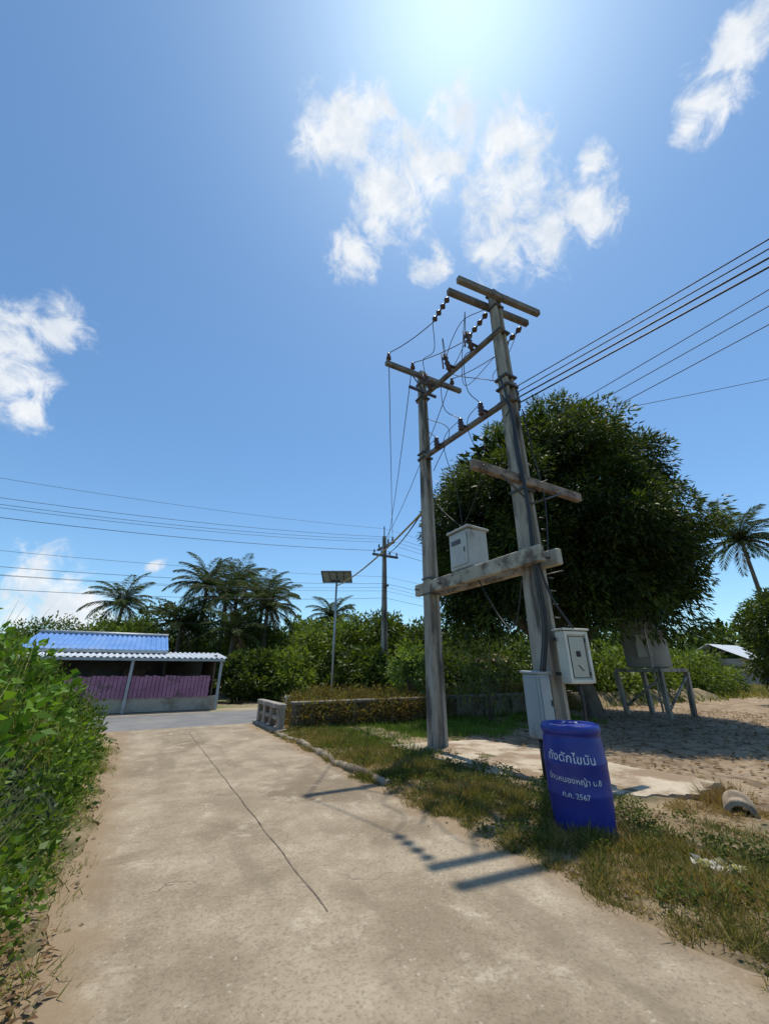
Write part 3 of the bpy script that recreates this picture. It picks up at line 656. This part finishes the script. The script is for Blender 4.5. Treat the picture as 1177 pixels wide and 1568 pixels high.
def bushrow(name,items,L=.34,W=.17,mat='leaf'):
    lv=LV()
    for i,(X,Y,z,rx,rz,n,cols) in enumerate(items):
        x,y=C(X,Y); lumpy(lv,(x,y,z),rx,rx,rz,z*.9,14,.42*rx,max(6,n//14),26,.14*rx+.12,L,W,cols,.2,-.7,.2)
    return lv.build(name,M[mat])
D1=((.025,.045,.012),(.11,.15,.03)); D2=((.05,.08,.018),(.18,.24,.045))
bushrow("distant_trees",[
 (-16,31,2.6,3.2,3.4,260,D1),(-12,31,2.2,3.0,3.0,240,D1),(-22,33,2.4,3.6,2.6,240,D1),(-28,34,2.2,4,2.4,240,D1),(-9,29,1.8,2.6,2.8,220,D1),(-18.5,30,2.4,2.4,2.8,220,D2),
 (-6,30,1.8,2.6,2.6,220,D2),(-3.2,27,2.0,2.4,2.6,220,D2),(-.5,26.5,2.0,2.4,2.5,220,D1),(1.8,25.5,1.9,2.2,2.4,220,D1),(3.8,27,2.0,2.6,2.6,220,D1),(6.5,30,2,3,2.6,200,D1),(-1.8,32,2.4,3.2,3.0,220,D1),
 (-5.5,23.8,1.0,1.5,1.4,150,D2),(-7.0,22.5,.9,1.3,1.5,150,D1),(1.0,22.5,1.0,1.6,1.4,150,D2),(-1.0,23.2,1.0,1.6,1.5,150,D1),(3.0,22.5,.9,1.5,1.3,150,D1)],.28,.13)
bushrow("distant_tree_line",[(X,60+3*math.sin(X),2.5,6,3.5+1.2*math.sin(X*.7),150,D1) for X in range(-70,90,7)]+[(X,42+2*math.sin(X*2),1.3,3.4,1.7+.6*math.sin(X),120,D2) for X in (20,24,29,44,49,54)],.7,.42)
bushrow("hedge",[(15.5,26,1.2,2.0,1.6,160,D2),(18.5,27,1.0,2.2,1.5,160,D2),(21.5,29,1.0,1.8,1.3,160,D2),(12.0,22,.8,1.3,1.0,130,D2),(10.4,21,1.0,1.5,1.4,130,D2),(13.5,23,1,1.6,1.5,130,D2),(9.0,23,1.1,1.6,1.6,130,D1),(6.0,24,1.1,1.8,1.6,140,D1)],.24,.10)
x,y=C(18.4,18.6); rt=empty("tree",(x,y,0)); mb=MB(); mb.tube(bez([(x,y,-.1),(x+.1,y,1.5),(x,y+.1,3.5)],6),[.16-.008*i for i in range(13)],8); mb.build("trunk",[M['bark']],rt)
lv=LV(); lumpy(lv,(x,y,2.8),1.5,1.5,2.5,2.2,24,.65,14,34,.32,.2,.08,D1,.3,-.9); lv.build("foliage",M['leaf'],rt)
lt=empty("sapling",(8.1,12.2,0)); mb=MB()
for k in range(6): mb.tube([(8.1,12.2,.4),(8.1+random.uniform(-.4,.4),12.2+random.uniform(-.3,.3),1.2),(8.1+random.uniform(-.8,.8),12.2+random.uniform(-.5,.5),1.9)],[.025,.018,.008],5)
mb.build("stems",[M['bark']],lt); lv=LV(); crown(lv,(8.1,12.2,1.5),.75,.6,.6,.6,50,22,.22,.16,.08,((.07,.12,.03),(.22,.30,.08)),.1,.15,2,.5); lv.build("foliage",M['leaf'],lt)
lt=empty("shrub",(9.3,9.8,0)); mb=MB()
for k in range(14): 
    a=random.uniform(-1,1); mb.tube([(9.3,9.8,0),(9.3+a*.5,9.8+random.uniform(-.3,.3),.8),(9.3+a*1.3,9.8+random.uniform(-.7,.7),random.uniform(1.3,2.4))],[.02,.014,.006],5)
mb.build("stems",[M['bark']],lt); lv=LV(); crown(lv,(9.3,9.8,1.4),1.1,.9,.9,1.0,60,12,.3,.16,.07,((.08,.11,.03),(.24,.26,.07)),.2,.2,5,.6); lv.build("foliage",M['leaf'],lt)

def grass(lv,n,x0,x1,y0,y1,h0,h1,cols,zf=None,dens=None,w=.012,spread=.55):
    k=n*3; X=x0+(x1-x0)*rng.random(k); Y=y0+(y1-y0)*rng.random(k)
    if dens is not None:
        keep=rng.random(k)<dens(X,Y); X,Y=X[keep],Y[keep]
    X,Y=X[:n],Y[:n]; k=len(X); Z=np.zeros(k) if zf is None else zf(X,Y)
    D=rng.normal(size=(k,3))*spread; D[:,2]=1
    m_=.5+.8*sn(X,Y,1.3,3)+rng.normal(size=k)*.25; t=np.clip(m_,0,1)[:,None]
    Cc=(np.array(cols[0])*(1-t)+np.array(cols[1])*t)*(.6+.7*rng.random((k,1)))
    hh=(h0+(h1-h0)*rng.random(k)**1.5)*(.5+.8*np.clip(.5+sn(X,Y,2.2,5),0,1))
    lv.add(np.stack([X,Y,Z-.01],1),D,hh,w*(.7+.6*rng.random(k)),Cc)
ST=(.34,.25,.11); OL=(.13,.135,.035); GR=(.08,.13,.028); BR=(.20,.12,.05)
lv=LV()
X=3.7+rng.random(280)*10; Y=11.2+rng.random(280)*1.9; cen=np.stack([X,Y,zb(X,Y)+.10+.18*rng.random(280)],1)
cen[:100,0]=3.8+rng.random(100)*5; cen[:100,1]=11.12; cen[:100,2]=.62-.45*rng.random(100)
clumps(lv,cen,np.tile([0,-.4,.6],(280,1)),.30,60,.11,.035,((.15,.095,.04),(.20,.18,.06)),.1)
grass(lv,16000,3.6,16,11.25,13.3,.15,.5,((.22,.14,.055),(.20,.20,.07)),zb,None,.018)
lv.build("canal_vines",M['dry'])
lv=LV()
grass(lv,30000,3.9,13,7.8,11.2,.06,.24,((.10,.16,.03),(.16,.24,.045)),None,lambda X,Y:np.clip(.3+.9*sn(X,Y,.9,2)+(Y-8)*.28-(X-7)*.12,0,1),.018)
grass(lv,30000,14,40,10.5,30,.15,.5,(GR,(.26,.26,.07)),None,lambda X,Y:np.clip((Y-10)*.25,0,1),.05)
grass(lv,9000,30,52,8,24,.2,.5,((.36,.27,.12),(.30,.26,.10)),None,None,.07)
lv.build("field_grass",M['dry'])
lv=LV()
def dv(X,Y):
    e=np.clip((X-2.98-.12*np.sin(Y*5)-.08*np.sin(Y*13)-.05*np.sin(Y*31))/.15,0,1)
    d=np.clip(.15+1.7*sn(X,Y,1.25,1)+.8*sn(X,Y,3.4,2),0,1)*np.clip((5.4-X)/.8,0,1)
    d=d+np.exp(-((X-3.8)/.55)**2)*np.clip(.6+1.1*sn(X,Y,2.1,6),0,1)
    return np.clip(d*e,0,1)*np.where((X>4.6)&(Y>3.2)&(Y<8),.15,1)
grass(lv,56000,2.95,5.7,.3,6.2,.03,.16,(ST,OL),zv,dv,.0055,.9)
grass(lv,30000,3.0,5.2,.3,6.2,.04,.15,(OL,GR),zv,lambda X,Y:dv(X,Y)*np.clip(.25+2*sn(X,Y,1.9,9),0,1),.006,.8)
grass(lv,22000,3.1,4.8,5.8,11.2,.04,.18,(ST,OL),zv,dv,.010,.9)
grass(lv,10000,3.4,5.0,6.5,11.2,.05,.2,(OL,(.12,.19,.035)),zv,None,.010,.9)
grass(lv,18000,4.6,7.5,-.5,3.1,.03,.10,(ST,BR),lambda X,Y:np.maximum(zv(X,Y),0)*(X<6.4)+.02,lambda X,Y:np.clip(.05+1.5*sn(X,Y,1.6,4),0,1),.006,1.1)
k=26000; X=3.1+2.0*rng.random(k); Y=.4+6.5*rng.random(k); keep=(sn(X,Y,1.6,8)+.7*sn(X,Y,4,3)>.12); X,Y=X[keep],Y[keep]; k=len(X)
D=rng.normal(size=(k,3)); D[:,2]=np.abs(D[:,2])*.5+.2
t=rng.random((k,1)); lv.add(np.stack([X,Y,zv(X,Y)+.09*rng.random(k)],1),D,.030+.02*rng.random(k),.013+.008*rng.random(k),np.array((.05,.08,.02))*(1-t)+np.array((.14,.16,.045))*t)
P=np.tile([6.12,2.75,.05],(500,1))+rng.normal(size=(500,3))*[.10,.10,.0]; D=rng.normal(size=(500,3))*.6; D[:,2]=1
lv.add(P,D,.1+.22*rng.random(500),.008,np.array((.26,.18,.09)))
lv.build("verge_grass",M['dry'])
# left foreground: tangled weeds, vines and grass
def hl(X,Y):
    base=np.clip((Y-.6)/5.0,0,1)*1.5+.18
    s=np.clip((-.40-X+.24*sn(X*0,Y,1.6,1))/1.8,0,1)**.75
    return s*base*(1+.42*sn(X,Y,.9,2)+.18*sn(X,Y,2.6,4))+.04
GL1,GL2=(.035,.075,.012),(.15,.25,.032)
lv=LV(); n=1500
X=-.4-4.2*rng.random(n)**.9; Y=1.2+10.2*rng.random(n); H=hl(X,Y)
fz=np.where(rng.random(n)<.65,.8+.3*rng.random(n),rng.random(n)); cen=np.stack([X,Y,.1+H*fz],1)
keep=~((Y>10.4)&(X>-.6)); cen=cen[keep]; n=len(cen)
tone=np.clip(.42+.8*sn(cen[:,0],cen[:,1],1.5,7)+.25*rng.normal(size=n),0,1)
clumps(lv,cen,np.tile([.35,-.25,.5],(n,1)),.16+.12*rng.random(n),30,.07,.038,(GL1,GL2),.05,tone)
n=260; X=-.9-3.0*rng.random(n); Y=2+8*rng.random(n); k2=sn(X,Y,1.1,4)>-.1; X,Y=X[k2],Y[k2]; n=len(X)
cen=np.stack([X,Y,.15+hl(X,Y)*1.02],1); clumps(lv,cen,np.tile([.3,-.3,.4],(n,1)),.22,14,.15,.09,((.05,.12,.015),(.17,.30,.035)),.25)
for cx,cy,cz in((-1.0,3.1,.55),(-1.3,3.5,.85),(-.9,2.7,.40),(-1.15,2.9,.72)):
    for j in range(16):
        a=random.uniform(0,6.28); st=np.array([cx+.25*math.cos(a)*random.random(),cy+.25*math.sin(a)*random.random(),cz+random.uniform(-.15,.15)])
        b7=np.linspace(-1.2,1.2,7)+a; D=np.stack([np.cos(b7),np.sin(b7),np.full(7,-.15)],1)
        lv.add(np.tile(st,(7,1)),D,.16*random.uniform(.8,1.2),.04,np.array((.15,.29,.035))*random.uniform(.7,1.1),np.tile([0,0,1.],(7,1))+rng.normal(size=(7,3))*.2)
n=500; X=-.3-.7*rng.random(n); Y=1.6+8.5*rng.random(n); cen=np.stack([X,Y,.09+.10*rng.random(n)],1)
clumps(lv,cen,np.tile([.3,-.2,.7],(n,1)),.12,20,.045,.022,((.06,.11,.015),(.18,.24,.05)),.0)
mb=MB()
for j in range(70):
    x=-1.0-3*random.random(); y=3+7.5*random.random(); h=float(hl(np.array(x),np.array(y)))+random.uniform(.25,.8)
    lx,ly=random.uniform(-.25,.25),random.uniform(-.25,.25); pts=bez([(x,y,.1),(x+lx*.3,y+ly*.3,h*.6),(x+lx,y+ly,h)],5); mb.tube(pts,[.008-.0006*i for i in range(11)],4)
    P=np.array([tuple(pts[i]) for i in range(4,11) for _ in range(7)]); D=rng.normal(size=(len(P),3)); D[:,2]=D[:,2]*.4+.1
    lv.add(P,D,.08+.05*rng.random(len(P)),.03,np.array((.11,.18,.03))*random.uniform(.6,1.4))
lv.build("left_shrubs",M['leaf'])
M['stem']=noisy("weed_stem",(.14,.13,.06),(.22,.19,.10),5,.8,0)
mb.build("weed_stalks",[M['stem']])
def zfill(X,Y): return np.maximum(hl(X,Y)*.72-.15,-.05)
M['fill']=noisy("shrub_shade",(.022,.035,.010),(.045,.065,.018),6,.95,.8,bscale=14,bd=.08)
sheet("shrub_shade_filler",-8,-.3,.6,11.6,0,M['fill'],60,90,zfill)  # added filler mound; its dark green paints the shade between the leaves
lv=LV()
grass(lv,24000,-1.6,-.02,.8,11,.03,.16,((.12,.18,.03),(.28,.25,.09)),zl,lambda X,Y:np.clip(.5+sn(X,Y,1.4),0,1)*np.clip((.02-X+.1*np.sin(Y*4)+.06*np.sin(Y*11))/.2,0,1),.006,.9)
grass(lv,12000,-4.5,-.6,1.6,11,.25,.75,((.10,.18,.03),(.30,.30,.11)),lambda X,Y:hl(X,Y)*.75,lambda X,Y:np.clip(.1+1.5*sn(X,Y,1.0,5),0,1),.012,.6)
grass(lv,900,-4.5,-1.2,3,10,.7,1.4,((.17,.23,.06),(.36,.34,.15)),lambda X,Y:hl(X,Y)*.8,None,.014,.35)
lv.build("left_grass",M['dry'])
# fallen leaves
lv=LV(); n=5200
X=np.concatenate([TX-7+14*rng.random(n),-.36+.14*rng.normal(size=300),4.9+1.5*rng.random(260)])
Y=np.concatenate([TY-8+12*rng.random(n),2.1+1.6*rng.random(300),1.0+2*rng.random(260)])
keep=(X>6.2)|(X<-.1)|(X>3.3)&(X<6.2)&(Y<4); X,Y=X[keep],Y[keep]
Z=np.where(X>6.4,zd(X,Y)+.02,.05); Z=np.where((X<6.4)&(X>3.12),np.maximum(zv(X,Y),0)+.02,Z); Z=np.where(X<-.12,zl(X,Y)+.04,Z)
k=len(X); D=rng.normal(size=(k,3)); D[:,2]*=.15; Nr=rng.normal(size=(k,3))*.3; Nr[:,2]+=1
t=rng.random((k,1)); Cc=np.array((.10,.06,.035))*(1-t)+np.array((.30,.20,.11))*t
sz=np.where(X>6.4,.11,.07); lv.add(np.stack([X,Y,Z],1),D,sz*(.6+.6*rng.random(k)),sz*.4,Cc,Nr)
lv.build("fallen_leaves",M['dry'])
mb=MB()
for i in range(900):
    if i<300: x,y=random.uniform(6.5,16),random.uniform(-1,9)
    elif i<420: x,y=random.uniform(.0,3.1),random.uniform(1.2,9)
    else: x,y=random.choice([random.gauss(3.15,.12),random.uniform(3.0,5.5),random.uniform(-.4,0),random.uniform(4.5,7)]),random.uniform(.8,9)
    r=random.uniform(.006,.026)*(1.6 if i<300 else 1)*(.25 if 300<=i<420 else 1); z=.05 if x>3.12 or x<-.1 else .03
    vs=[];
    for dx,dy,dz in((-1,0,0),(0,-1,0),(1,0,0),(0,1,0),(.1,.1,.8),(0,0,-.6)): vs.append((x+dx*r*random.uniform(.7,1.3),y+dy*r*random.uniform(.7,1.3),z+dz*r))
    mb.add(vs,[(0,1,4),(1,2,4),(2,3,4),(3,0,4),(1,0,5),(2,1,5),(3,2,5),(0,3,5)])
mb.build("stones",[M['dirt']])

# ------------------------------------------------------------------ camera
cam=bpy.data.cameras.new("camera"); co=bpy.data.objects.new("camera",cam); COL.objects.link(co)
co.location=(0,0,1.5); co.rotation_euler=(math.radians(112),0,math.radians(-30))
cam.sensor_fit='HORIZONTAL'; cam.sensor_width=36; cam.lens=600/1177*36; cam.clip_end=3000; cam.clip_start=.05
scene.camera=co
scene.view_settings.view_transform='Standard'; scene.view_settings.look='None'; scene.view_settings.exposure=0
